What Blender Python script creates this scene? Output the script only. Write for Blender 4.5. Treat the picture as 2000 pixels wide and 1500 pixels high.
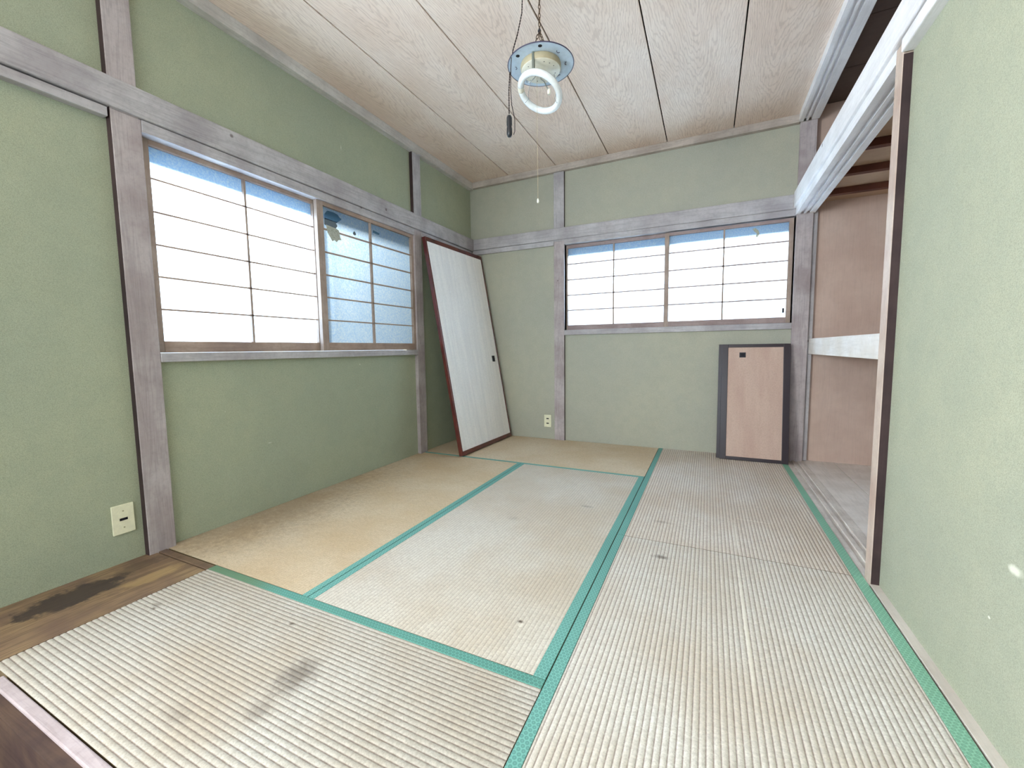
import bpy, bmesh, math, random
from mathutils import Vector, Matrix
from mathutils.geometry import tessellate_polygon
random.seed(7)
for o in list(bpy.data.objects): bpy.data.objects.remove(o)
S = bpy.context.scene
COL = S.collection

# ---------------------------------------------------------------- camera
F = 811.02; YAW, PITCH, ROLL = 0.4411, -0.0847, -0.0130
fw = Vector((-math.sin(YAW)*math.cos(PITCH), math.cos(YAW)*math.cos(PITCH), math.sin(PITCH)))
rt = Vector((math.cos(YAW), math.sin(YAW), 0)); up = rt.cross(fw)
R_ = rt*math.cos(ROLL) + up*math.sin(ROLL); U_ = -rt*math.sin(ROLL) + up*math.cos(ROLL)
cd = bpy.data.cameras.new('camera'); cam = bpy.data.objects.new('camera', cd); COL.objects.link(cam)
m = Matrix.Identity(4)
for i, v in enumerate((R_, U_, -fw)):
    for j in range(3): m[j][i] = v[j]
m.translation = Vector((2.1151, 0.1195, 0.8504))
cam.matrix_world = m
cd.sensor_fit = 'HORIZONTAL'; cd.sensor_width = 36; cd.lens = 36*F/2000; cd.clip_start = 0.02
S.camera = cam

# ---------------------------------------------------------------- world, lights, exposure
w = bpy.data.worlds.new('sky'); S.world = w; w.use_nodes = True
bg = w.node_tree.nodes['Background']; bg.inputs[0].default_value = (0.68, 0.85, 1.0, 1); bg.inputs[1].default_value = 1.1
def area(name, loc, aim, sx, sy, power, col):
    l = bpy.data.lights.new(name, 'AREA'); l.shape = 'RECTANGLE'; l.size = sx; l.size_y = sy; l.energy = power; l.color = col
    o = bpy.data.objects.new(name, l); COL.objects.link(o); o.location = loc
    o.rotation_euler = (Vector(aim)-Vector(loc)).to_track_quat('-Z', 'Y').to_euler(); return o
area('daylight_left_window', (-0.85, 1.50, 2.15), (-0.1, 1.70, 1.30), 1.1, .5, 440, (1.0, 0.98, 0.98))
area('daylight_back_window', (1.85, 4.60, 2.25), (1.82, 3.8, 1.30), 1.8, .5, 450, (1.0, 0.975, 0.97))
area('added_side_fill', (-0.24, -1.00, 1.35), (2.3, 0.3, 1.05), 1.15, 1.3, 64, (0.97, 0.985, 1.0))  # unseen fill lamp behind the camera, added to brighten the right side
area('daylight_rear_opening', (1.45, -1.75, 1.35), (1.45, 2.2, 1.15), 2.3, 1.8, 5, (1.0, 0.98, 0.96))
S.view_settings.view_transform = 'Standard'; S.view_settings.look = 'None'
S.view_settings.gamma = 1; S.view_settings.use_curve_mapping = False
S.view_settings.exposure = 1.58

# ---------------------------------------------------------------- node helper
def lin(c):
    return tuple(((x/255)/12.92 if x/255 <= 0.04045 else (((x/255)+0.055)/1.055)**2.4) for x in c)
class NM:
    def __init__(s, name):
        s.m = bpy.data.materials.new(name); s.m.use_nodes = True; s.t = s.m.node_tree
        s.b = s.t.nodes['Principled BSDF']; s.out = s.t.nodes['Material Output']
    def n(s, typ, **kw):
        x = s.t.nodes.new(typ)
        for k, v in kw.items(): setattr(x, k, v)
        return x
    def put(s, sock, v):
        if isinstance(v, bpy.types.NodeSocket): s.t.links.new(v, sock)
        elif isinstance(v, (tuple, list)) and len(v) == 3 and sock.type == 'RGBA': sock.default_value = (*v, 1)
        else: sock.default_value = v
    def coord(s): return s.n('ShaderNodeTexCoord').outputs['Object']
    def map(s, v, scale=(1,1,1), loc=(0,0,0)):
        x = s.n('ShaderNodeMapping'); s.put(x.inputs[0], v); x.inputs['Scale'].default_value = scale; x.inputs['Location'].default_value = loc
        return x.outputs[0]
    def math(s, op, a, b=0.0, c=0.0, clamp=False):
        x = s.n('ShaderNodeMath', operation=op, use_clamp=clamp)
        for i, v in enumerate((a, b, c)): s.put(x.inputs[i], v)
        return x.outputs[0]
    def sep(s, v):
        x = s.n('ShaderNodeSeparateXYZ'); s.put(x.inputs[0], v); return x.outputs
    def comb(s, a, b, c):
        x = s.n('ShaderNodeCombineXYZ')
        for i, v in enumerate((a, b, c)): s.put(x.inputs[i], v)
        return x.outputs[0]
    def noise(s, v, scale, detail=3, rough=0.55, dist=0.0):
        x = s.n('ShaderNodeTexNoise'); s.put(x.inputs['Vector'], v); x.inputs['Scale'].default_value = scale
        x.inputs['Detail'].default_value = detail; x.inputs['Roughness'].default_value = rough; x.inputs['Distortion'].default_value = dist
        return x.outputs['Fac']
    def ss(s, v, a, b, lo=0.0, hi=1.0):
        x = s.n('ShaderNodeMapRange', interpolation_type='SMOOTHSTEP'); s.put(x.inputs[0], v)
        for i, q in enumerate((a, b, lo, hi)): x.inputs[i+1].default_value = q
        return x.outputs[0]
    def mix(s, f, a, b, mode='MIX'):
        x = s.n('ShaderNodeMix', data_type='RGBA', blend_type=mode); s.put(x.inputs[0], f); s.put(x.inputs[6], a); s.put(x.inputs[7], b)
        return x.outputs[2]
    def bump(s, h, strength=0.3, dist=0.002):
        x = s.n('ShaderNodeBump'); x.inputs['Strength'].default_value = strength; x.inputs['Distance'].default_value = dist
        s.put(x.inputs['Height'], h); s.put(s.b.inputs['Normal'], x.outputs[0])
    def spot(s, v, c, r, soft=1.0, nz=None):
        """soft elliptical mask at point c with radii r (in object space)"""
        d = s.map(v, scale=tuple(1/q for q in r), loc=tuple(-ci/q for ci, q in zip(c, r)))
        x = s.n('ShaderNodeVectorMath', operation='LENGTH'); s.put(x.inputs[0], d); L = x.outputs['Value']
        if nz is not None: L = s.math('ADD', L, nz)
        return s.ss(L, 1.0-soft, 1.0, 1.0, 0.0)
    def fin(s, col=None, rough=0.6, spec=0.3, metal=0.0):
        if col is not None: s.put(s.b.inputs['Base Color'], col)
        s.put(s.b.inputs['Roughness'], rough); s.b.inputs['Specular IOR Level'].default_value = spec; s.b.inputs['Metallic'].default_value = metal
        return s.m
def plain(name, c, rough=0.5, spec=0.4, metal=0.0):
    a = NM(name); v = a.coord(); n = a.noise(v, 60, 3)
    col = a.mix(a.ss(n, 0.3, 0.7), lin(c), lin(tuple(x*0.96 for x in c)))
    return a.fin(col, rough, spec, metal)

# ---------------------------------------------------------------- materials
def plaster(name, base, marks=()):
    a = NM(name); v = a.coord()
    big = a.noise(v, 1.3, 3, 0.5); med = a.noise(v, 14, 4, 0.6); fine = a.noise(v, 420, 2, 0.7)
    c = a.mix(a.ss(big, 0.3, 0.7), lin(base), lin((base[0]+9, base[1]+7, base[2]+2)))
    c = a.mix(a.math('MULTIPLY', a.ss(med, 0.35, 0.7), 0.35), c, lin((base[0]-10, base[1]-8, base[2]-8)))
    c = a.mix(a.math('MULTIPLY', a.ss(fine, 0.35, 0.7), 0.6), c, lin((base[0]-34, base[1]-34, base[2]-32)))
    wob = a.math('MULTIPLY', a.math('SUBTRACT', med, 0.5), 1.6)
    for (p, r, k) in marks:
        c = a.mix(a.math('MULTIPLY', a.spot(v, p, r, 0.7, wob), k), c, lin((228, 230, 214)))
    h = a.math('ADD', a.math('MULTIPLY', fine, 0.5), a.noise(v, 110, 4, 0.6))
    a.bump(h, 0.35, 0.0025)
    return a.fin(c, 0.93, 0.12)
GREEN = (167, 174, 153)
M_wall_l = plaster('green_plaster_left', GREEN, [((-0.02, 2.16, 2.141), (0.02, 0.006, 0.025), .7), ((-0.02, 1.57, .358), (0.02, 0.022, 0.008), .8), ((-0.02, 2.239, .757), (.02, .008, .006), .7), ((-0.02,1.35,.56),(.02,.006,.004),.6)])
M_wall_b = plaster('green_plaster_back', (178, 179, 165))
M_wall_r = plaster('green_plaster_right', (168, 172, 154), [((2.68, 1.265, 0.395), (0.02, 0.03, 0.014), .75), ((2.68, 1.329, .257), (.02, .006, .004), .8)])

def wood(name, base, dark, axis, rough=0.62, knots=True, k=1.0, seed=0.0, spec=0.3):
    """weathered plank wood, grain running along axis 0/1/2"""
    a = NM(name); v = a.coord()
    sc = [22, 22, 22]; sc[axis] = 1.3
    g = a.map(v, tuple(sc), (seed, seed*1.7, seed*.3))
    n1 = a.noise(g, 1.0, 4, 0.6, 0.6)
    rings = a.math('SINE', a.math('MULTIPLY', n1, 34.0))
    fs = [260, 260, 260]; fs[axis] = 6
    fib = a.noise(a.map(v, tuple(fs)), 1.0, 2, 0.7)
    blot = a.noise(v, 4.5, 3, 0.6)
    c = a.mix(a.ss(blot, 0.3, 0.72), lin(base), lin(dark))
    mot = a.noise(v, 55, 4, .75)
    c = a.mix(a.math('MULTIPLY', a.ss(mot, .42, .72), .30*k), c, lin(tuple(x*.84 for x in dark)))
    c = a.mix(a.math('MULTIPLY', a.ss(rings, 0.1, 1.0), 0.20*k), c, lin(tuple(x*0.72 for x in dark)))
    c = a.mix(a.math('MULTIPLY', a.ss(fib, 0.45, 0.8), 0.26*k), c, lin(tuple(x*0.70 for x in dark)))
    if knots:
        vo = a.n('ShaderNodeTexVoronoi'); ks = [4.0, 4.0, 4.0]
        a.put(vo.inputs['Vector'], a.map(v, tuple(ks), (seed+.3, seed, .1))); vo.inputs['Scale'].default_value = 1.0
        c = a.mix(a.math('MULTIPLY', a.ss(vo.outputs['Distance'], 0.022, 0.050, 1.0, 0.0), 0.7), c, lin((78, 62, 60)))
    a.bump(a.math('ADD', a.math('MULTIPLY', rings, 0.3), fib), 0.14, 0.001)
    return a.fin(c, rough, spec)
WB, WD = (192, 190, 192), (164, 159, 162)
W = [wood('weathered_wood_%d' % i, WB, WD, i) for i in range(3)]                    # room timber
WP = wood('post_wood', (190, 182, 182), (162, 150, 150), 2)                          # posts, redder
WR = wood('ceiling_trim_wood', (214, 210, 204), (190, 184, 178), 1, knots=False, seed=2)
WRX = wood('ceiling_trim_wood_x', (196, 186, 176), (170, 158, 148), 0, knots=False, seed=2)
WL = wood('pale_lintel_wood', (242, 241, 242), (228, 226, 227), 1, seed=5, k=.55)    # pale cedar of the closet front
WLS = wood('pale_shelf_wood', (240, 236, 232), (226, 218, 208), 1, seed=9, k=.5, knots=False)
WPR = wood('closet_post_wood', (206, 190, 176), (182, 158, 144), 2, seed=3, k=.7)
WS1 = wood('sash_wood_y', (180, 158, 142), (152, 130, 118), 1, knots=False, seed=1)
WS0 = wood('sash_wood_x', (172, 154, 150), (146, 128, 126), 0, knots=False, seed=1)
WS2 = wood('sash_wood_z', (180, 162, 150), (152, 134, 122), 2, knots=False, seed=1)
WDK = wood('dark_floorboard_wood', (128, 106, 84), (96, 76, 64), 1, knots=False, seed=4, rough=.45)
WDR = wood('dark_riser_wood', (92, 72, 58), (58, 42, 42), 0, seed=6)
WCL = wood('closet_plywood', (206, 184, 170), (194, 170, 156), 2, knots=False, k=.35, seed=8)
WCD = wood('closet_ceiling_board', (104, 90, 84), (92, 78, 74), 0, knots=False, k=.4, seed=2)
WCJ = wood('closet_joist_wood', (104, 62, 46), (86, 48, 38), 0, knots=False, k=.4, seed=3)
WCU = wood('closet_shelf_underside', (196, 172, 148), (182, 156, 132), 0, knots=False, k=.35, seed=3)
WCF = wood('closet_floor_wood', (240, 234, 228), (222, 214, 206), 1, seed=7, k=.5)
WSL = wood('closet_threshold_wood', (228, 222, 214), (202, 192, 184), 1, seed=11)
M_sillboard = wood('pale_edge_board', (214, 206, 196), (196, 186, 176), 1, knots=False, k=.5)
def stained_board():
    a = NM('stained_floorboard'); v = a.coord()
    g = a.map(v, (24, 1.2, 24)); n1 = a.noise(g, 1.0, 4, .6, .8)
    c = a.mix(a.ss(a.noise(v, 5, 3), .35, .7), lin((146, 122, 92)), lin((112, 90, 76)))
    c = a.mix(a.math('MULTIPLY', a.ss(a.math('SINE', a.math('MULTIPLY', n1, 40)), 0, 1), .5), c, lin((84, 64, 52)))
    wob = a.math('MULTIPLY', a.math('SUBTRACT', a.noise(v, 16, 4, .7), .5), 1.6)
    c = a.mix(a.math('MULTIPLY', a.spot(v, (.11, .72, 0), (.085, .17, .1), .35, wob), .85), c, lin((48, 40, 44)))
    c = a.mix(a.math('MULTIPLY', a.spot(v, (.06, .93, 0), (.05, .13, .1), .5, wob), .55), c, lin((74, 58, 52)))
    c = a.mix(a.math('MULTIPLY', a.spot(v, (.21, .9, 0), (.05, .14, .1), .6, wob), .5), c, lin((176, 148, 100)))
    a.bump(n1, .3, .002)
    return a.fin(c, .5, .35)
M_board = stained_board()

def ceiling_mat():
    a = NM('ceiling_board_veneer'); v = a.coord(); oi = a.n('ShaderNodeObjectInfo')
    x, y, z = a.sep(v)
    rnd = oi.outputs['Random']
    yy = a.math('ADD', y, a.math('MULTIPLY', rnd, 9.0))
    # cathedral figure: nested arches along y, centred on the board
    wv = a.noise(a.comb(a.math('MULTIPLY', x, 14), a.math('MULTIPLY', yy, 2.6), rnd), 1.0, 4, .6)
    big = a.noise(a.comb(a.math('MULTIPLY', x, 3), a.math('MULTIPLY', yy, .8), rnd), 1.0, 2, .5)
    ar = a.math('MULTIPLY', a.math('POWER', a.math('ABSOLUTE', a.math('ADD', x, a.math('MULTIPLY', a.math('SUBTRACT', big, .5), .16))), 1.35), 26.0)
    ph = a.math('ADD', a.math('ADD', ar, a.math('MULTIPLY', yy, 2.3)), a.math('MULTIPLY', wv, 1.5))
    rings = a.math('SINE', a.math('MULTIPLY', ph, 27.0))
    fib = a.noise(a.comb(a.math('MULTIPLY', x, 300), a.math('MULTIPLY', yy, 9), rnd), 1.0, 2, .7)
    blot = a.noise(a.comb(a.math('MULTIPLY', x, 1.6), yy, rnd), 1.7, 3, .6)
    c = a.mix(a.ss(blot, .3, .7), lin((242, 226, 212)), lin((230, 208, 190)))
    c = a.mix(a.math('MULTIPLY', a.ss(rings, .1, 1.0), .20), c, lin((140, 104, 88)))
    c = a.mix(a.math('MULTIPLY', a.ss(fib, .4, .8), .30), c, lin((156, 120, 98)))
    a.bump(rings, .08, .001)
    return a.fin(c, .52, .35)
M_ceil = ceiling_mat()

def rush_mat(name, axis, tint, stains_and_tone=(), marks=(), rib=1.0):
    """woven rush; ribs run along axis (0=x,1=y); pitch 14.5 mm"""
    a = NM(name); v = a.coord(); x, y, z = a.sep(v)
    across, along = (y, x) if axis == 0 else (x, y)
    ph = a.math('FRACT', a.math('DIVIDE', across, 0.0145))
    d = a.math('ABSOLUTE', a.math('SUBTRACT', ph, .5))            # .5 at the valley
    blk = a.noise(a.comb(a.math('MULTIPLY', a.math('FLOOR', a.math('DIVIDE', across, .0145)), 7.31), a.math('MULTIPLY', along, 70), 0), 1.0, 2, .6)
    fib = a.noise(a.comb(a.math('MULTIPLY', along, 900 ), a.math('MULTIPLY', across, 90), 0), 1.0, 2, .6)
    big = a.noise(v, 2.2, 3, .6); med = a.noise(v, 26, 3, .7)
    c = a.mix(a.ss(big, .3, .7), lin(tint), lin((tint[0]-14, tint[1]-22, tint[2]-30)))
    sp = a.noise(v, 170, 5, .85)
    c = a.mix(a.math('MULTIPLY', a.ss(sp, .44, .60), .55), c, lin((tint[0]-50, tint[1]-52, tint[2]-52)))
    c = a.mix(a.math('MULTIPLY', a.ss(blk, .35, .75), .36), c, lin((tint[0]-48, tint[1]-52, tint[2]-54)))
    c = a.mix(a.math('MULTIPLY', a.ss(fib, .4, .8), .22), c, lin((tint[0]+18, tint[1]+16, tint[2]+10)))
    c = a.mix(a.math('MULTIPLY', a.ss(med, .45, .8), .22), c, lin((tint[0]-40, tint[1]-44, tint[2]-44)))
    c = a.mix(a.math('MULTIPLY', a.math('MULTIPLY', a.ss(d, .34, .49), a.ss(a.noise(v, 120, 2, .6), .25, .6, .55, 1.0)), .80*rib), c, lin((tint[0]-88, tint[1]-104, tint[2]-102)))
    wob = a.math('MULTIPLY', a.math('SUBTRACT', a.noise(v, 30, 4, .7), .5), 1.3)
    for (p, r, k) in stains_and_tone:
        c = a.mix(a.math('MULTIPLY', a.spot(v, p, r, .85, wob), k), c, lin((92, 82, 74)))
    for (p, r, k) in marks:
        c = a.mix(a.math('MULTIPLY', a.spot(v, p, r, .5, wob), k), c, lin((226, 220, 206)))
    a.bump(a.math('ADD', fib, blk), .35, .0012)
    return a.fin(c, .8, .2)
TINT = (200, 184, 156)

def band_mat(name, c1, c2, fade=None):
    """woven border cloth with hexagon and ring pattern"""
    a = NM(name); v = a.coord(); x, y, z = a.sep(v)
    P = .0118
    def cell(off):
        fx = a.math('SUBTRACT', a.math('MULTIPLY', a.math('FRACT', a.math('ADD', a.math('DIVIDE', x, P), off)), 1.0), .5)
        fy = a.math('MULTIPLY', a.math('SUBTRACT', a.math('FRACT', a.math('ADD', a.math('DIVIDE', y, P*1.732), off)), .5), 1.732)
        return a.math('SQRT', a.math('ADD', a.math('MULTIPLY', fx, fx), a.math('MULTIPLY', fy, fy)))
    d = a.math('MINIMUM', cell(0.0), cell(0.5))
    ring = a.math('MULTIPLY', a.ss(d, .17, .22), a.ss(d, .28, .33, 1.0, 0.0))
    edge = a.ss(d, .42, .48)
    nz = a.noise(v, 500, 2, .6); big = a.noise(v, 3, 3)
    c = a.mix(a.ss(big, .3, .7), lin(c1), lin(tuple(q*.93 for q in c1)))
    c = a.mix(a.math('MULTIPLY', ring, .6), c, lin(c2))
    c = a.mix(a.math('MULTIPLY', edge, .35), c, lin(tuple(min(255, q*1.25) for q in c1)))
    c = a.mix(a.math('MULTIPLY', a.ss(nz, .4, .75), .25), c, lin(tuple(q*.75 for q in c1)))
    if fade:
        for (p, r, k, fc) in fade: c = a.mix(a.math('MULTIPLY', a.spot(v, p, r, .6), k), c, lin(fc))
    a.bump(nz, .3, .0006)
    return a.fin(c, .75, .25)
M_band = band_mat('teal_border_cloth', (110, 164, 154), (66, 118, 114))
M_bandg = band_mat('faded_green_border_cloth', (132, 182, 156), (100, 152, 128))
M_bandf = band_mat('front_border_cloth', (96, 150, 138), (58, 106, 102), [((.45, 1.04, 0), (.35, .2, .2), .8, (100, 124, 92))])
M_gap = plain('dark_gap_dirt', (40, 34, 30), .9, .05)
M_matcore = plain('straw_core', (120, 104, 80), .9, .1)

def paper(name, col, trans, tint2):
    a = NM(name); v = a.coord()
    n = a.noise(v, 110, 4, .8); big = a.noise(v, 9, 3)
    c = a.mix(a.ss(n, .35, .62), lin(col), lin(tint2)); c = a.mix(a.math('MULTIPLY', a.ss(big, .4, .8), .3), c, lin(tint2))
    t = a.n('ShaderNodeBsdfTranslucent'); dd = a.n('ShaderNodeBsdfDiffuse'); mx = a.n('ShaderNodeMixShader')
    a.put(t.inputs[0], c); a.put(dd.inputs[0], c); mx.inputs[0].default_value = trans
    a.t.links.new(dd.outputs[0], mx.inputs[1]); a.t.links.new(t.outputs[0], mx.inputs[2]); a.t.links.new(mx.outputs[0], a.out.inputs[0])
    return a.m
M_paper = paper('shoji_paper', (226, 240, 250), .72, (182, 214, 244))
M_flap = paper('torn_paper_flap', (188, 190, 178), .06, (160, 162, 148))
def glassy(name, tc):
    a = NM(name)
    t = a.n('ShaderNodeBsdfTransparent'); t.inputs[0].default_value = (*tc, 1)
    g = a.n('ShaderNodeBsdfGlossy'); g.inputs['Roughness'].default_value = .25
    mx = a.n('ShaderNodeMixShader'); mx.inputs[0].default_value = .06
    a.t.links.new(t.outputs[0], mx.inputs[1]); a.t.links.new(g.outputs[0], mx.inputs[2]); a.t.links.new(mx.outputs[0], a.out.inputs[0])
    return a.m
M_glass = glassy('dimming_outer_glass', (.56, .585, .60))  # grey tint added to dim the daylight on the near leaf
M_glass3 = glassy('back_outer_glass', (.46, .48, .49))  # tint added to cut the daylight through the back window
M_glass2 = glassy('darker_dimming_frosted_glass', (.195, .200, .196))  # stronger grey tint, added so the far leaf gets less daylight
M_alu = plain('aluminium_sash', (120, 160, 190), .4, .5, .6)
M_lacq = wood('red_brown_lacquer', (100, 46, 40), (78, 34, 34), 2, knots=False, k=.3, rough=.16, spec=.7)
M_lacqd = plain('dark_lacquer', (52, 42, 48), .3, .5)
def fusuma_paper(name, c1, c2, sx):
    a = NM(name); v = a.coord()
    n = a.noise(a.map(v, (sx, 1.6, 1.6)), 1.0, 4, .6); f = a.noise(v, 140, 3, .6)
    c = a.mix(a.ss(n, .3, .7), lin(c1), lin(c2)); c = a.mix(a.math('MULTIPLY', a.ss(f, .4, .75), .35), c, lin(tuple(q*.86 for q in c2)))
    a.bump(f, .2, .001)
    return a.fin(c, .75, .25)
M_fpaper = fusuma_paper('pale_door_paper', (250, 249, 247), (238, 238, 238), 26)
M_spaper = fusuma_paper('tan_door_paper', (204, 180, 164), (190, 162, 148), 8)
M_dark = plain('black_metal', (24, 24, 34), .45, .4)
M_cream = plain('cream_plastic', (232, 230, 200), .4, .5)
M_slot = plain('socket_slot_black', (16, 16, 26), .6, .3)
M_screw = plain('screw_tan', (168, 164, 128), .4, .4)
M_enamel = plain('pale_blue_enamel', (196, 214, 230), .25, .5)
M_rim = plain('dark_enamel_rim', (70, 66, 92), .4, .4)
M_house = plain('cream_lamp_housing', (222, 218, 200), .35, .4)
M_houses = plain('tan_lamp_housing_side', (178, 166, 136), .4, .4)
M_tube = plain('white_glass_tube', (226, 232, 234), .12, .7)
M_zinc = plain('grey_bracket_metal', (120, 126, 118), .4, .5, .4)
M_chain = plain('tarnished_chain', (96, 78, 62), .4, .5, .5)
M_cord = plain('dark_brown_cord', (40, 22, 22), .6, .3)
M_string = plain('pull_string', (186, 170, 140), .7, .2)
M_bead = plain('white_bead', (240, 240, 225), .3, .5)
M_plug = plain('black_plug', (30, 34, 40), .3, .6)
M_steel = plain('steel', (190, 196, 200), .25, .6, .7)
M_out = plain('outside_wall', (150, 160, 165), .9, .1)

# ---------------------------------------------------------------- mesh helpers
class MB:
    def __init__(s): s.bm = bmesh.new()
    def box(s, x0, x1, y0, y1, z0, z1):
        v = [s.bm.verts.new((x, y, z)) for x in (x0, x1) for y in (y0, y1) for z in (z0, z1)]
        for f in ((0,1,3,2), (4,6,7,5), (0,4,5,1), (2,3,7,6), (0,2,6,4), (1,5,7,3)): s.bm.faces.new([v[i] for i in f])
        return s
    def prism(s, pts, axis, a, b):
        """extrude 2D outline pts along axis from a to b"""
        def mk(p, t):
            return {0: (t, p[0], p[1]), 1: (p[0], t, p[1]), 2: (p[0], p[1], t)}[axis]
        A = [s.bm.verts.new(mk(p, a)) for p in pts]; B = [s.bm.verts.new(mk(p, b)) for p in pts]
        n = len(pts)
        for i in range(n): s.bm.faces.new((A[i], A[(i+1) % n], B[(i+1) % n], B[i]))
        s.bm.faces.new(A[::-1]); s.bm.faces.new(B); return s
    def lathe(s, prof, c=(0,0,0), seg=40, close=False):
        rings = []
        for (r, z) in prof:
            rings.append([s.bm.verts.new((c[0]+r*math.cos(2*math.pi*i/seg), c[1]+r*math.sin(2*math.pi*i/seg), c[2]+z)) for i in range(seg)])
        for a, b in zip(rings, rings[1:]):
            for i in range(seg): s.bm.faces.new((a[i], a[(i+1) % seg], b[(i+1) % seg], b[i]))
        if close:
            s.bm.faces.new(rings[0][::-1]); s.bm.faces.new(rings[-1])
        return s
    def tube(s, pts, r, seg=8, closed=False):
        pts = [Vector(p) for p in pts]; n = len(pts); rings = []; prev = None
        for i, p in enumerate(pts):
            a = pts[(i-1) % n] if (closed or i > 0) else p; b = pts[(i+1) % n] if (closed or i < n-1) else p
            t = (b-a).normalized()
            if prev is None: u = t.orthogonal().normalized()
            else:
                u = (prev - t*prev.dot(t)); u = u.normalized() if u.length > 1e-6 else t.orthogonal().normalized()
            prev = u; q = t.cross(u)
            rr = r[i] if isinstance(r, (list, tuple)) else r
            rings.append([s.bm.verts.new(p + (u*math.cos(2*math.pi*k/seg) + q*math.sin(2*math.pi*k/seg))*rr) for k in range(seg)])
        L = n if closed else n-1
        for i in range(L):
            a, b = rings[i], rings[(i+1) % n]
            for k in range(seg): s.bm.faces.new((a[k], a[(k+1) % seg], b[(k+1) % seg], b[k]))
        if not closed: s.bm.faces.new(rings[0][::-1]); s.bm.faces.new(rings[-1])
        return s
    def poly(s, loops3):
        """flat polygon with holes; loops3 = list of loops of 3D points"""
        flat = [Vector(p) for l in loops3 for p in l]
        vs = [s.bm.verts.new(p) for p in flat]
        for t in tessellate_polygon([[Vector(p) for p in l] for l in loops3]):
            try: s.bm.faces.new([vs[i] for i in t])
            except ValueError: pass
        return s
    def ob(s, name, mat, parent=None, bevel=0.0, smooth=False, **props):
        bmesh.ops.recalc_face_normals(s.bm, faces=s.bm.faces[:])
        me = bpy.data.meshes.new(name); s.bm.to_mesh(me); s.bm.free()
        if smooth:
            for p in me.polygons: p.use_smooth = True
        me.materials.append(mat)
        o = bpy.data.objects.new(name, me); COL.objects.link(o)
        if parent is not None: o.parent = parent
        if bevel:
            b = o.modifiers.new('bevel', 'BEVEL'); b.width = bevel; b.segments = 2; b.limit_method = 'ANGLE'
        for k, q in props.items(): o[k] = q
        return o
def B(*a): return MB().box(*a)
def struct(name, mb, mat, bevel=0.0, **kw): return mb.ob(name, mat, None, bevel, kind='structure', **kw)
def thing(name, label, cat, loc=(0,0,0), group=None, mat=None):
    o = bpy.data.objects.new(name, None); COL.objects.link(o); o.empty_display_size = .05
    if mat is not None: o.matrix_world = mat
    else: o.location = loc
    o['label'] = label; o['category'] = cat
    if group: o['group'] = group
    return o

# ---------------------------------------------------------------- dimensions
D = 3.739; H = 2.45; XR = 2.68; YN = -1.6      # back wall, ceiling height, right wall plaster, near end

# ---------------------------------------------------------------- room shell
struct('wall_left', B(-.14, -.03, -.40, 1.09, -.35, 2.6).box(-.14, -.03, YN, -1.55, -.35, 2.6).box(-.14, -.03, -1.55, -.40, -.35, .65).box(-.14, -.03, -1.55, -.40, 2.05, 2.6).box(-.14, -.03, 1.09, 2.83, -.35, .815).box(-.14, -.03, 1.09, 2.83, 1.795, 2.6).box(-.14, -.03, 2.83, D+.14, -.35, 2.6), M_wall_l,  # the opening behind the camera is added for the side fill lamp
       label='green plaster left wall with shoji window')
struct('wall_back', B(-.14, .935, D+.02, D+.14, -.35, 2.6).box(.935, 2.66, D+.02, D+.14, -.35, .97).box(.935, 2.66, D+.02, D+.14, 1.795, 2.6).box(2.66, 2.72, D+.02, D+.14, -.35, 2.6), M_wall_b,
       label='green plaster back wall with shoji window')
struct('wall_right', B(XR, XR+.07, YN, 1.93, -.35, 1.86), M_wall_r, label='green plaster right wall beside the closet')
# rear wall behind the camera with a wide opening, where the room meets the next one
struct('wall_rear', B(-.14, .25, YN-.1, YN, -.35, 2.6).box(2.65, 3.6, YN-.1, YN, -.35, 2.6).box(.25, 2.65, YN-.1, YN, 2.3, 2.6).box(.25, 2.65, YN-.1, YN, -.35, .35), M_wall_b)

# ceiling: six veneered boards with open joints
ce = struct('ceiling', B(-.14, 2.70, YN-.1, D+.14, H+.03, H+.06), M_gap, label='brown veneered board ceiling')
gx = [-.02, .403, .863, 1.324, 1.785, 2.247, 2.66]
for i in range(6):
    x0, x1 = gx[i], gx[i+1]; c = (x0+x1)/2; hw = (x1-x0)/2-.0035
    o = B(-hw, hw, YN, D+.02, 0, .012).ob('ceiling_board', M_ceil, ce, .002); o.location = (c, 0, H)
# ceiling edge trims
struct('trim_1', B(-.04, .018, YN, D, 2.388, H), WR, .003, label='ceiling edge moulding along the left wall')
struct('trim_2', B(.018, 2.655, D-.018, D+.03, 2.395, H), WRX, .003, label='ceiling edge moulding along the back wall')

# posts
struct('trim_3', B(-.13, .0, .990, 1.089, -.05, 1.80), WP, .003, label='post left of the left window')
struct('trim_4', B(-.13, .0, .990, 1.083, 1.80, 2.39), WP, .003, label='upper post above the beam near the camera')
struct('trim_5', B(-.13, .0, 2.832, 2.925, -.05, 1.80), WP, .003, label='post right of the left window')
struct('trim_6', B(-.13, .0, 2.838, 2.935, 1.80, 2.39), W[2], .003, label='upper stud on the left wall')
struct('trim_7', B(.838, .935, D, D+.12, -.05, 1.80), WP, .003, label='post left of the back window')
struct('trim_8', B(.838, .935, D, D+.12, 1.80, 2.396), W[2], .003, label='upper stud on the back wall')
struct('trim_9', B(2.660, 2.760, D-.004, D+.12, -.05, 2.40), WP, .003, label='post between back window and closet')
WFL = wood('painted_post_shade', (72, 56, 56), (48, 36, 38), 2, knots=False, seed=2, k=.6)  # dark colour for thin strips that paint shade onto the post sides
def flank(parent, *a): B(*a).ob('shade_strip', WFL, bpy.data.objects[parent], label='thin dark strip of painted shade on the post side')
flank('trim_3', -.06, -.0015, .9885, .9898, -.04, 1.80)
flank('trim_4', -.06, -.0015, .9885, .9898, 1.80, 2.385)
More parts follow.
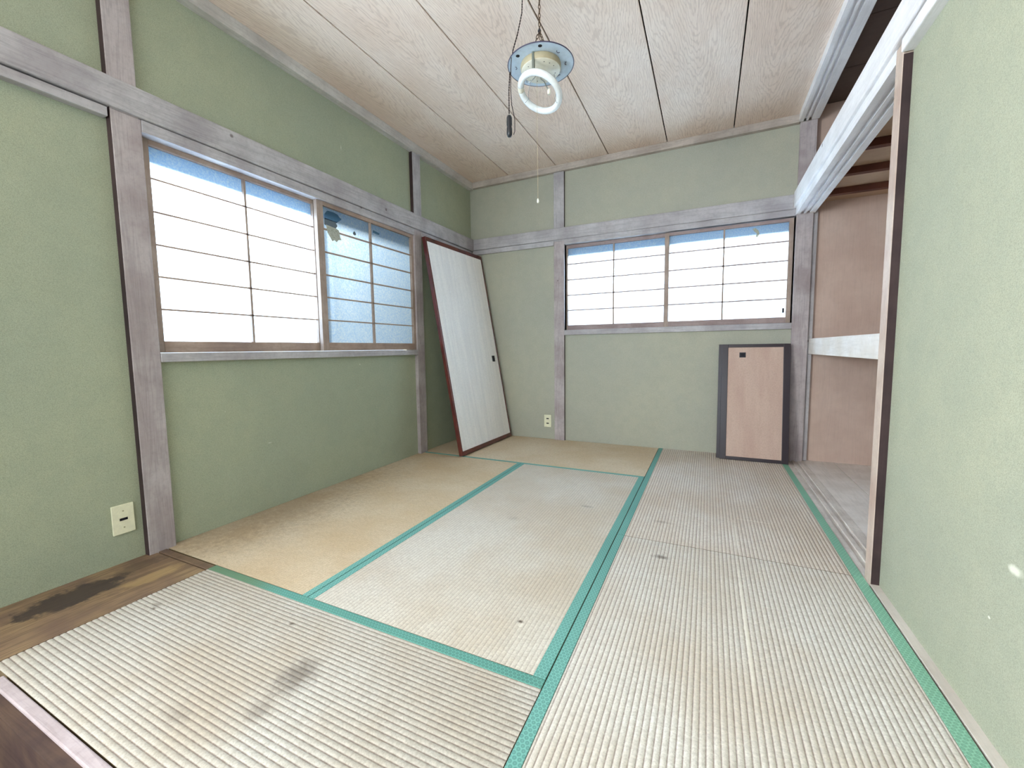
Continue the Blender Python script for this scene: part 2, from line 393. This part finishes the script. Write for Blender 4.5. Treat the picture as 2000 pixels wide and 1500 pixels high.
flank('trim_6', -.06, -.0015, 2.8365, 2.8378, 1.82, 2.385)
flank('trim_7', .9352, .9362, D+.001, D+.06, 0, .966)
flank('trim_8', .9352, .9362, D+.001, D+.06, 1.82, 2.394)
# horizontal beams (nageshi) and the thin rails below them
struct('trim_10', B(-.04, .012, YN, D, 1.803, 1.918), W[1], .006, label='long horizontal beam on the left wall')
struct('trim_11', B(.012, 2.66, D-.012, D+.03, 1.812, 1.915), W[0], .006, label='long horizontal beam on the back wall')
struct('trim_12', B(-.04, .004, YN, .982, 1.762, 1.797), W[1], .003, label='thin rail under the beam left of the post')
struct('trim_13', B(-.13, .003, 1.089, 2.832, 1.752, 1.8), W[1], .002, label='head rail of the left window')
struct('trim_14', B(-.04, .003, 2.925, D-.02, 1.760, 1.8), W[1], .002, label='thin rail under the beam in the corner')
struct('trim_15', B(.0, .838, D-.003, D+.03, 1.768, 1.810), W[0], .002, label='thin rail under the back beam')
struct('trim_16', B(.935, 2.660, D-.003, D+.13, 1.768, 1.812), W[0], .002, label='head rail of the back window')
struct('trim_17', B(-.13, .004, 1.089, 2.832, .812, .852), W[1], .003, label='sill of the left window')
struct('trim_18', B(.935, 2.660, D-.004, D+.13, .968, 1.012), W[0], .003, label='sill of the back window')

# ---------------------------------------------------------------- closet on the right
CX = 3.52; CY0 = 1.90; CY1 = 3.79
struct('wall_closet_back', B(CX, CX+.03, YN, CY1+.03, -.35, 2.6), WCL)
struct('wall_closet_end', B(2.72, CX, CY1, CY1+.03, -.35, 2.6), WCL, label='brown plywood end wall inside the closet')
struct('wall_closet_side', B(XR+.07, CX, CY0-.03, CY0, -.35, 1.85), WCL)
struct('trim_19', B(2.762, 2.79, CY1-.03, CY1, .0, 1.80), W[2], label='corner strip inside the closet')
# closet floor: threshold with grooves, then boards
MB().prism([(2.650, -.05), (2.650, -.002), (2.675, -.002), (2.675, -.010), (2.695, -.010), (2.695, -.002), (2.712, -.002), (2.712, -.010), (2.732, -.010), (2.732, -.002), (2.770, -.002), (2.770, -.05)], 1, 1.93, CY1).ob('trim_20', WSL, kind='structure', label='worn grooved threshold of the closet')
fc = struct('floor_closet', B(2.77, CX, CY0, CY1, -.08, -.06), M_gap)
for i in range(4):
    B(2.772+i*.188, 2.772+(i+1)*.188-.003, CY0, CY1, -.03, -.004).ob('floorboard', WCF, fc, .001)
# mid shelf
t = thing('closet_shelf', 'pale clean wooden shelf edge across the closet opening', 'shelf', (2.77, CY0, .785))
B(0, .03, 0, CY1-CY0, 0, .11).ob('shelf_edge', WLS, t, .002)
B(.03, CX-2.77, 0, CY1-CY0, .07, .10).ob('shelf_board', WCU, t)
# upper closet floor (seen from below) with joists
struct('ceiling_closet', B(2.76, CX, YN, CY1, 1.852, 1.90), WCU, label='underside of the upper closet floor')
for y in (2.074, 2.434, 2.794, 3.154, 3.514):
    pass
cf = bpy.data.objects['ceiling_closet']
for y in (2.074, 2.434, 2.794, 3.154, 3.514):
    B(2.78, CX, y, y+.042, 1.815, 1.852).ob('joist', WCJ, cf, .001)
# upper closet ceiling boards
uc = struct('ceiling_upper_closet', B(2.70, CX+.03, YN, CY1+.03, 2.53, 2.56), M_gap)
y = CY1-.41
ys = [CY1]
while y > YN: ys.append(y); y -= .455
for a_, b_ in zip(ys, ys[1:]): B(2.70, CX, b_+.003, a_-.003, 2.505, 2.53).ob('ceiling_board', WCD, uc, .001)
# lintel over the closet: beam (nageshi), grooved kamoi, thin rail over the plaster
struct('trim_21', B(2.640, 2.70, YN, D-.004, 1.818, 1.932), WL, .005, label='long pale beam over the closet')
MB().prism([(2.655, 1.818), (2.655, 1.772), (2.681, 1.772), (2.681, 1.788), (2.701, 1.788), (2.701, 1.772), (2.716, 1.772), (2.716, 1.788), (2.736, 1.788), (2.736, 1.772), (2.768, 1.772), (2.768, 1.852), (2.70, 1.852), (2.70, 1.818)], 1, 1.99, D-.004).ob('trim_22', WL, kind='structure', label='grooved pale lintel of the closet')
struct('trim_23', B(2.647, 2.70, YN, 1.925, 1.772, 1.814), WL, .004, label='thin pale rail above the right plaster')
struct('trim_24', B(2.70, 2.77, YN, D-.004, 1.855, 1.93), WL, label='sill of the upper closet')
MB().prism([(2.650, 2.46), (2.650, 2.400), (2.676, 2.400), (2.676, 2.416), (2.692, 2.416), (2.692, 2.400), (2.704, 2.400), (2.704, 2.416), (2.722, 2.416), (2.722, 2.400), (2.768, 2.400), (2.768, 2.52), (2.70, 2.52), (2.70, 2.46)], 1, YN, D-.004).ob('trim_25', WL, kind='structure', label='grooved top rail of the upper closet')
# closet post at the near side
struct('trim_26', B(2.655, 2.762, 1.931, 1.990, -.05, 1.815), WPR, .003, label='pale post at the edge of the closet opening')
B(2.6565, XR+.002, 1.9292, 1.9308, .003, 1.770).ob('shade_strip', WFL, bpy.data.objects['trim_26'], label='thin dark strip of painted shade on the closet post side')  # shade on this side of the post, painted as a dark strip
struct('trim_27', B(2.655, XR+.01, YN, 1.929, -.05, .0025), M_sillboard, .001, label='pale floor strip along the right wall')

# ---------------------------------------------------------------- floor
struct('floor', B(-.02, 2.655, .47, D+.02, -.09, -.07), M_gap)
struct('trim_28', B(-.03, .345, .30, 1.018, -.045, -.001), M_board, .002, label='dark stained floorboard beside the left wall')
struct('trim_29', B(-.01, .350, 1.022, 1.052, -.045, .001), WDK, .002, label='short dark wooden strip by the left post')
struct('trim_30', B(.438, 1.76, .452, .476, -.05, .002), wood('pale_threshold_wood', (182, 170, 172), (160, 146, 146), 0, knots=False, seed=3), .003, label='pale threshold edge in the near left corner')
struct('trim_31', B(-.02, 1.76, .425, .452, -.33, -.006), WDR, label='dark wooden riser under the threshold')
struct('floor_lower', B(-.14, 3.6, YN-.1, .47, -.37, -.33), WDR, label='lower dark wooden floor')

def mat_surface(x0, x1, y0, y1, axis, amp=1.0):
    """ribbed woven top: raised ribs 14.5 mm apart running along axis"""
    bm = bmesh.new(); p = .0145
    a0, a1, l0, l1 = (y0, y1, x0, x1) if axis == 0 else (x0, x1, y0, y1)
    prof = [(0, 0.0), (.10, .0008), (.3, .0016), (.5, .0018), (.7, .0016), (.9, .0008)]
    st = []
    k = math.floor(a0/p)
    while k*p < a1:
        for f, h in prof:
            q = (k+f)*p
            if a0 < q < a1: st.append((q, h))
        k += 1
    st = [(a0, .0)] + st + [(a1, .0)]
    nl = 9; prev = None
    for (q, h) in st:
        row = []
        for i in range(nl):
            l = l0 + (l1-l0)*i/(nl-1)
            z = -.0018*amp + h*amp
            row.append(bm.verts.new((l, q, z) if axis == 0 else (q, l, z)))
        if prev:
            for i in range(nl-1): bm.faces.new((prev[i], prev[i+1], row[i+1], row[i]))
        prev = row
    r = MB(); r.bm.free(); r.bm = bm
    return r
def tatami(label, x0, x1, y0, y1, axis, mat, bands, amp=1.0):
    t = thing('tatami_mat', label, 'tatami mat', (0, 0, -.05), 'tatami mats on the floor')
    sx0, sx1, sy0, sy1 = x0, x1, y0, y1
    for (s, wd, bmat) in bands:
        if s == 'W': bb = (x0, x0+wd, y0, y1); sx0 = x0+wd
        if s == 'E': bb = (x1-wd, x1, y0, y1); sx1 = x1-wd
        if s == 'S': bb = (x0, x1, y0, y0+wd); sy0 = y0+wd
        if s == 'N': bb = (x0, x1, y1-wd, y1); sy1 = y1-wd
        B(bb[0], bb[1], bb[2], bb[3], .048, .0508).ob('border_band', bmat, t, .001)
    B(x0+.0005, x1-.0005, y0+.0005, y1-.0005, 0, .0478).ob('mat_core', M_matcore, t)
    o = mat_surface(sx0, sx1, sy0, sy1, axis, amp).ob('woven_surface', mat, t, smooth=True); o.location = (0, 0, .05)
    return t
g = .0015
tatami('small front mat of coarse ribbed rush with a dark scuff, nearest the left corner', .350, 1.757, .480, 1.056, 0,
       rush_mat('rush_front', 0, (192, 189, 180), [((1.155, .80, 0), (.07, .09, .1), .62), ((1.17, .69, 0), (.045, .05, .1), .4), ((.456, .80, 0), (.014, .008, .1), .9), ((.44, .815, 0), (.03, .012, .1), .5), ((.954, .938, 0), (.012, .009, .1), .8), ((1.0,.60,0),(.06,.03,.1),.25)]),
       [('N', .030, M_bandf)])
tatami('mat along the left wall under the left window, tan and discoloured', -.029, .877-g, 1.058, 2.880-g, 1,
       rush_mat('rush_left', 1, (214, 198, 172), [((.2, 1.5, 0), (.35, .5, .2), .10), ((-.05, 1.6, 0), (.50, 1.3, .2), .34)], rib=.15),  # wide soft spot turns the mat browner and darker towards the wall
       [('E', .027, M_band)], amp=.12)
tatami('centre mat with a small brown burn mark', .877+g, 1.758-g, 1.058, 2.880-g, 1,
       rush_mat('rush_centre', 1, (214, 209, 197), [((1.604, 1.24, 0), (.013, .009, .1), 1.0), ((1.54, 2.25, 0), (.05, .02, .1), .35), ((1.25, 1.95, 0), (.05, .03, .1), .2)], [((1.612, 1.225, 0), (.012, .012, .1), .6)], rib=.45),
       [('W', .027, M_band), ('E', .034, M_band)], amp=.5)
tatami('mat laid crosswise along the back wall under the leaning sliding door', -.029, 1.758-g, 2.880+g, D+.018, 0,
       rush_mat('rush_back', 0, (220, 206, 182), rib=.25), [('S', .024, M_band)], amp=.25)
tatami('right-hand mat beside the closet opening, further from the camera', 1.758+g, 2.650, 1.978+g, D+.018, 1,
       rush_mat('rush_right_far', 1, (222, 216, 206), [((1.93, 2.2, 0), (.06, .02, .1), .3)], [((2.246, 2.19, 0), (.007, .2, .1), .6), ((2.34, 2.385, 0), (.10, .006, .1), .4)]),
       [('W', .032, M_band), ('E', .034, M_bandg)])
tatami('right-hand mat nearest the camera along the right wall, with a faded dark smudge', 1.758+g, 2.650, .150, 1.978-g, 1,
       rush_mat('rush_right_near', 1, (218, 215, 207), [((1.96, 1.838, 0), (.045, .022, .1), .7), ((2.20, 1.0, 0), (.04, .03, .1), .2)], [((2.240, 1.55, 0), (.008, .45, .1), .6)]),
       [('W', .032, M_band), ('E', .034, M_bandg)])

# ---------------------------------------------------------------- windows
def sash_left(par, x, y0, y1, z0, z1, stl, rails, ymid, zs, holes=None, mats=(WS1, WS2), top=.03, bot=.05, th=.026):
    """one shoji leaf in the left wall; stl=(left,right) stile widths; room face at x"""
    s = bpy.data.objects.new('shoji_sash', None); COL.objects.link(s); s.parent = par
    xb = x-th
    B(xb, x, y0, y0+stl[0], z0, z1).ob('stile', mats[1], s, .001); B(xb, x, y1-stl[1], y1, z0, z1).ob('stile', mats[1], s, .001)
    ya, yb = y0+stl[0], y1-stl[1]
    B(xb, x, ya, yb, z1-top, z1).ob('rail', mats[0], s, .001); B(xb, x, ya, yb, z0, z0+bot).ob('rail', mats[0], s, .001)
    B(xb+.006, x-.004, ymid-.0055, ymid+.0055, z0+bot, z1-top).ob('muntin', mats[1], s)
    for z in zs: B(xb+.008, x-.004, ya, yb, z-.0036, z+.0036).ob('muntin', mats[0], s)
    zz = [z0+bot]+sorted(zs)+[z1-top]; xp = xb+.006
    for ci, (c0, c1) in enumerate(((ya, ymid), (ymid, yb))):
        for ri in range(len(zz)-1):
            L = [(xp, c0, zz[ri]), (xp, c1, zz[ri]), (xp, c1, zz[ri+1]), (xp, c0, zz[ri+1])]
            hs = [[(xp, a, b) for a, b in h] for h in (holes or {}).get((ci, ri), [])]
            MB().poly([L]+hs).ob('paper_pane', M_paper, s)
    return s
w1 = bpy.data.objects.new('window_1', None); COL.objects.link(w1); w1['kind'] = 'structure'; w1['label'] = 'shoji window in the left wall'; w1.location = (0, 0, 0)
ZL = [1.042, 1.182, 1.318, 1.456, 1.594]
sash_left(w1, -.045, 1.092, 1.975, .853, 1.752, (.036, .040), None, 1.532, ZL, top=.022, bot=.05)
h1 = [(2.0078,1.6901),(2.0302,1.7147),(2.0769,1.7172),(2.1086,1.7119),(2.1279,1.6951),(2.1401,1.6933),(2.1269,1.679),(2.093,1.6543),(2.1042,1.6395),(2.0868,1.6182),(2.0497,1.617),(2.0112,1.6224),(2.0027,1.6263),(2.0059,1.6774)]
h2 = [(2.2338,1.6183),(2.2299,1.6273),(2.2419,1.6434),(2.2526,1.636),(2.2586,1.6241),(2.2469,1.6147)]
h3 = [(2.4154,1.6926),(2.4451,1.6893),(2.4803,1.6836),(2.4745,1.6715),(2.4441,1.6714),(2.4144,1.6749)]
s2 = sash_left(w1, -.012, 1.935, 2.830, .853, 1.752, (.046, .024), None, 2.378, ZL, {(0, 5): [h1, h2], (1, 5): [h3]}, top=.022, bot=.05)
fl = [(1.996,1.6189),(2.0749,1.6135),(2.0932,1.6055),(2.096,1.5652),(2.1048,1.5495),(2.0782,1.5435),(2.0617,1.5267),(2.0446,1.536),(2.0292,1.5251),(1.9999,1.5718)]
MB().poly([[(-.010+.25*max(0, 1.615-z)*.5, y, z) for y, z in fl]]).ob('torn_paper_flap', M_flap, s2, label='grey flap of torn paper hanging down')
# outer aluminium window
for (a_, b_) in ((1.09, 1.97), (1.95, 2.83)):
    o = bpy.data.objects.new('outer_sash', None); COL.objects.link(o); o.parent = w1
    x = -.125 if a_ < 1.5 else -.105
    B(x-.01, x+.01, a_, a_+.035, .855, 1.75).ob('stile', M_alu, o); B(x-.01, x+.01, b_-.035, b_, .855, 1.75).ob('stile', M_alu, o)
    B(x-.01, x+.01, a_, b_, .855, .895).ob('rail', M_alu, o); B(x-.01, x+.01, a_, b_, 1.69, 1.75).ob('rail', M_alu, o)
    B(x-.002, x+.002, a_+.035, b_-.035, .895, 1.69).ob('glass_pane', M_glass if a_ < 1.5 else M_glass2, o)
def sash_back(par, y, x0, x1, z0, z1, stl, xmid, zs, hole=None, top=.026, bot=.05, th=.026):
    s = bpy.data.objects.new('shoji_sash', None); COL.objects.link(s); s.parent = par
    yb = y+th
    B(x0, x0+stl[0], y, yb, z0, z1).ob('stile', WS2, s, .001); B(x1-stl[1], x1, y, yb, z0, z1).ob('stile', WS2, s, .001)
    xa, xb = x0+stl[0], x1-stl[1]
    B(xa, xb, y, yb, z1-top, z1).ob('rail', WS0, s, .001); B(xa, xb, y, yb, z0, z0+bot).ob('rail', WS0, s, .001)
    B(xmid-.0055, xmid+.0055, y+.004, yb-.006, z0+bot, z1-top).ob('muntin', WS2, s)
    for z in zs: B(xa, xb, y+.004, yb-.008, z-.0044, z+.0044).ob('muntin', WS0, s)
    zz = [z0+bot]+sorted(zs)+[z1-top]; yp = yb-.006
    for ci, (c0, c1) in enumerate(((xa, xmid), (xmid, xb))):
        for ri in range(len(zz)-1):
            L = [(c0, yp, zz[ri]), (c1, yp, zz[ri]), (c1, yp, zz[ri+1]), (c0, yp, zz[ri+1])]
            MB().poly([L]).ob('paper_pane', M_paper, s)
    return s
w2 = bpy.data.objects.new('window_2', None); COL.objects.link(w2); w2['kind'] = 'structure'; w2['label'] = 'shoji window in the back wall'
ZB = [1.190, 1.325, 1.462, 1.600]
sash_back(w2, D+.046, .940, 1.815, 1.014, 1.766, (.012, .040), 1.362, ZB, top=.028, bot=.042)
sb = sash_back(w2, D+.014, 1.785, 2.650, 1.014, 1.760, (.026, .028), 2.205, ZB, top=.024, bot=.042)
bk = [(2.3917,1.717),(2.4112,1.7218),(2.4316,1.7007),(2.4388,1.6777),(2.4267,1.6498),(2.4132,1.6588),(2.4224,1.6798),(2.4055,1.6967)]
MB().poly([[(x, D+.031, z) for x, z in bk]]).ob('torn_paper_flap', M_flap, sb, label='small grey scrap of torn paper')
B(2.600, 2.612, D+.020, D+.032, 1.088, 1.122).ob('latch', M_dark, sb, .002)
for (a_, b_) in ((.935, 1.81), (1.79, 2.66)):
    o = bpy.data.objects.new('outer_sash', None); COL.objects.link(o); o.parent = w2
    y = D+.125 if a_ < 1.5 else D+.105
    B(a_, a_+.03, y-.01, y+.01, 1.013, 1.766).ob('stile', M_alu, o); B(b_-.03, b_, y-.01, y+.01, 1.013, 1.766).ob('stile', M_alu, o)
    B(a_, b_, y-.01, y+.01, 1.013, 1.05).ob('rail', M_alu, o); B(a_, b_, y-.01, y+.01, 1.71, 1.766).ob('rail', M_alu, o)
    B(a_+.03, b_-.03, y-.002, y+.002, 1.05, 1.71).ob('glass_pane', M_glass3, o)

# ---------------------------------------------------------------- sliding door panels
def frame_from(BL, BR, TL):
    BL, BR, TL = map(Vector, (BL, BR, TL))
    u = (BR-BL).normalized(); v0 = (TL-BL); v = (v0-u*v0.dot(u)).normalized(); n = u.cross(v)      # n out towards the room
    M = Matrix.Identity(4)
    for i, q in enumerate((u, v, n)):
        for j in range(3): M[j][i] = q[j]
    M.translation = BL; return M
def panel(name, label, M, W_, H_, th, sw, rh, mf, mp, handle, cat='sliding door', grp=None):
    """local x = width, local y = height, local z = out of the face (front at 0)"""
    t = thing(name, label, cat, mat=M, group=grp)
    B(0, sw, 0, H_, -th, 0).ob('stile', mf, t, .002); B(W_-sw, W_, 0, H_, -th, 0).ob('stile', mf, t, .002)
    B(sw, W_-sw, H_-rh, H_, -th, 0).ob('rail', mf, t, .002); B(sw, W_-sw, 0, rh, -th, 0).ob('rail', mf, t, .002)
    B(sw, W_-sw, rh, H_-rh, -th+.004, -.004).ob('paper_face', mp, t)
    if handle:
        x0, x1, z0, z1 = handle
        hp = B(x0, x1, z0, z1, -.0045, -.001).ob('recessed_pull', M_dark, t, .001)
        B(x0+.008, x1-.008, z0+.008, z1-.008, -.002, .0002).ob('pull_cup', M_slot, hp)
    return t
MF = frame_from((.378, 2.866, .008), (.404, 3.720, .008), (.070, 2.862, 1.742))
panel('sliding_door', 'tall white papered sliding door in a red-brown frame leaning in the corner', MF, .858, 1.765, .032, .016, .034, M_lacq, M_fpaper, (.738, .786, .735, .792))
MS = frame_from((2.211, 3.577, .002), (2.653, 3.577, .002), (2.203, 3.694, .862))
panel('cupboard_door', 'front small tan papered cupboard door standing on its end by the back wall', MS, .442, .868, .020, .043, .024, M_lacqd, M_spaper, (.118, .160, .768, .806), 'cupboard door', 'small cupboard doors against the back wall')
MS2 = frame_from((2.190, 3.602, .002), (2.630, 3.602, .002), (2.190, 3.717, .862))
panel('cupboard_door', 'rear small cupboard door, only its dark left edge showing behind the front one', MS2, .442, .868, .018, .043, .024, M_lacqd, M_spaper, None, 'cupboard door', 'small cupboard doors against the back wall')

# ---------------------------------------------------------------- socket plates
t = thing('wall_outlet', 'cream single outlet plate low on the left wall beside the near post', 'outlet', (-.03, .925, .18))
B(0, .008, -.036, .036, -.060, .060).ob('cover_plate', M_cream, t, .002)
B(.0075, .0088, -.013, .013, -.005, .005).ob('slot', M_slot, t)
for z in (-.034, .034):
    o = MB().lathe([(.0001, .0), (.003, .0), (.003, .001), (.0001, .001)], seg=12).ob('screw', M_screw, t); o.rotation_euler = (0, math.pi/2, 0); o.location = (.0078, 0, z)
t = thing('wall_outlet', 'cream double outlet plate low on the back wall left of the post', 'outlet', (.766, D+.02, .170))
B(-.035, .035, -.008, 0, -.058, .058).ob('cover_plate', M_cream, t, .002)
for z in (-.022, .022): B(-.012, .012, -.0088, -.0075, z-.005, z+.005).ob('slot', M_slot, t)

# ---------------------------------------------------------------- pendant lamp
LX, LY, LZ = 1.412, 1.950, 2.100
lamp = thing('pendant_lamp', 'old pale blue enamel pendant lamp with a bare ring tube on a chain', 'lamp', (LX, LY, LZ))
MB().lathe([(.004, .014), (.06, .014), (.075, .008), (.13, .006), (.1440, .002)], seg=64).lathe([(.1440, .0), (.13, .003), (.085, .004), (.004, .004)], seg=64).ob('canopy_disc', M_enamel, lamp, smooth=True)
MB().tube([(.1452*math.cos(i*math.pi/32), .1452*math.sin(i*math.pi/32), .001) for i in range(64)], .0022, 6, True).ob('rim', M_rim, lamp, smooth=True)
hs = MB().lathe([(.088, .003), (.090, -.004), (.089, -.016), (.086, -.022)], seg=48).ob('lamp_housing', M_houses, lamp, smooth=True)
hf = MB().lathe([(.086, -.022), (.083, -.025), (.001, -.025)], seg=48).ob('housing_face', M_house, hs, smooth=True)
for k in range(16):
    if k % 8 in (0, 4): continue
    an = 2*math.pi*k/16+.2
    MB().lathe([(.0001, 0), (.0022, 0), (.0022, -.0006), (.0001, -.0006)], (.066*math.cos(an), .066*math.sin(an), -.0248), seg=10).ob('vent_hole', M_slot, hs)
MB().lathe([(.020, -.024), (.016, -.036), (.0001, -.038)], seg=4).ob('socket_boss', M_zinc, hs)
for an in (math.radians(235), math.radians(290)):
    MB().lathe([(.0001, 0), (.0085, 0), (.0085, -.0015), (.0001, -.0015)], (.118*math.cos(an), .118*math.sin(an), .0042), seg=20).ob('round_hole', M_slot, lamp)
for k in range(8):
    an = math.radians(22+45*k-4)
    if 225 < math.degrees(an) < 300: continue
    pts = [(.115*math.cos(an)+.009*math.cos(an+math.pi+q), .115*math.sin(an)+.009*math.sin(an+math.pi+q), .001-.003*math.cos(q)) for q in (-1.2, -.8, -.4, 0, .4, .8, 1.2)]
    MB().tube(pts, .0013, 6).ob('slot_tab', M_rim, lamp)
# ring tube, tilted: lower towards the far right
Rn = Matrix.Rotation(math.radians(-24), 4, 'X') @ Matrix.Rotation(math.radians(14), 4, 'Y')
RC = Vector((-.004, -.002, -.112))
def rp(a, r=.092, dz=0): return RC + (Rn @ Vector((r*math.cos(a), r*math.sin(a), dz)))
a0 = math.radians(196)
ring = [rp(a0+math.radians(6)+k*math.radians(348)/60) for k in range(61)]
MB().tube(ring, .0140, 16).ob('ring_tube', M_tube, lamp, smooth=True)
MB().tube([rp(a0-math.radians(7)+k*math.radians(14)/6) for k in range(7)], .0146, 16).ob('tube_cap', M_house, lamp, smooth=True)
MB().box(-.004, .004, -.094, -.090, -.006, .004).box(-.005, .005, -.092, -.080, -.078, .002).ob('bracket', M_zinc, lamp, .001)
for aa in (math.radians(30), math.radians(160)):
    p = rp(aa); q = Vector((.06*math.cos(aa), .06*math.sin(aa), -.033))
    mid = (p+q)/2 + Vector((0, 0, -.012))
    MB().tube([q, mid, rp(aa, .072), rp(aa, .088, -.0155), rp(aa, .104)], .0011, 6).ob('spring_clip', M_steel, lamp)
MB().tube([(.005, -.02, -.040), (.012, -.03, -.075), (.030, -.035, -.095), (.042, -.04, -.120), (.052, -.042, -.138)], .0022, 8).ob('socket_lead', M_zinc, lamp, smooth=True)
MB().lathe([(.0001, .010), (.006, .010), (.008, 0), (.006, -.010), (.0001, -.010)], (.054, -.042, -.146), seg=12).ob('tube_socket', M_house, lamp)
MB().tube([(-.004, -.02, -.040), (-.015, -.04, -.070), (-.035, -.045, -.085), (-.05, -.04, -.078), (-.053, -.035, -.066)], .0018, 8).ob('wire_loop', M_steel, lamp, smooth=True)
def chain(p, q, name, par, rl=.011):
    p, q = Vector(p), Vector(q); L = (q-p).length; n = max(2, int(L/(rl*1.55))); d = (q-p).normalized(); u = d.orthogonal().normalized(); w_ = d.cross(u)
    mb = MB()
    for i in range(n):
        c = p + d*(L*(i+.5)/n); s_ = u if i % 2 else w_
        mb.tube([c + d*(rl*math.cos(k*math.pi/6)) + s_*(rl*.42*math.sin(k*math.pi/6)) for k in range(12)], .0017, 5, True)
    return mb.ob(name, M_chain, par, kind='stuff')
hub = Vector((-.007, .006, .150))
chain(hub, (-.007, .006, .350), 'chain', lamp)
for an in (210, 330, 90): chain(hub, (.055*math.cos(math.radians(an)), .055*math.sin(math.radians(an)), .014), 'chain', lamp)
MB().tube([hub+Vector((0, 0, .012)), hub, hub+Vector((0, 0, -.012))], [.003, .008, .004], 8).ob('chain_hub', M_dark, lamp)
# pull string
MB().tube([(-.001, -.045, -.033), (0, -.045, -.585)], .0007, 5).ob('pull_string', M_string, lamp)
MB().lathe([(.0001, .010), (.003, .006), (.0048, -.004), (.003, -.010), (.0001, -.011)], (0, -.045, -.592), seg=12).ob('pull_bead', M_bead, lamp, smooth=True)
# twisted cord with plug, hung from the ceiling rose
def rel(p): return (p[0]-LX, p[1]-LY, p[2]-LZ)
rose = thing('ceiling_rose', 'dark ceiling rose holding the lamp cord at the top edge of the photo', 'ceiling rose', (1.335, 1.945, 2.449))
MB().lathe([(.0001, 0), (.028, 0), (.026, -.016), (.012, -.022), (.0001, -.024)], seg=24).ob('rose_body', M_plug, rose, smooth=True)
for s_ in (0, math.pi):
    base = [(1.337, 1.93, 2.43), (1.332, 1.93, 2.33), (1.310, 1.93, 2.25), (1.287, 1.93, 2.19), (1.270, 1.93, 2.10), (1.264, 1.93, 2.02), (1.264, 1.93, 1.915)]
    pts = []
    for a_, b_ in zip(base, base[1:]):
        for k in range(14):
            f = k/14; p = Vector(a_).lerp(Vector(b_), f); ph = s_ + p.z*2*math.pi/.022
            pts.append((p.x+.0016*math.cos(ph)-LX, p.y+.0016*math.sin(ph)-LY, p.z-LZ))
    MB().tube(pts, .0015, 6).ob('power_cord', M_cord, lamp, smooth=True)
MB().lathe([(.0001, .048), (.009, .046), (.0125, .036), (.0125, .006), (.0105, -.002), (.0125, -.010), (.0125, -.036), (.008, -.046), (.0001, -.047)], rel((1.264, 1.93, 1.868)), seg=20).ob('cord_plug', M_plug, lamp, smooth=True)
sm = [(1.385, 1.86, 2.118), (1.36, 1.85, 2.115), (1.335, 1.845, 2.118), (1.318, 1.845, 2.105), (1.312, 1.85, 2.06), (1.305, 1.86, 1.985), (1.300, 1.88, 1.93), (1.305, 1.90, 1.875), (1.300, 1.91, 1.83), (1.290, 1.92, 1.822)]
MB().tube([rel(p) for p in sm], .0018, 6).ob('thin_cord', M_cord, lamp, smooth=True)
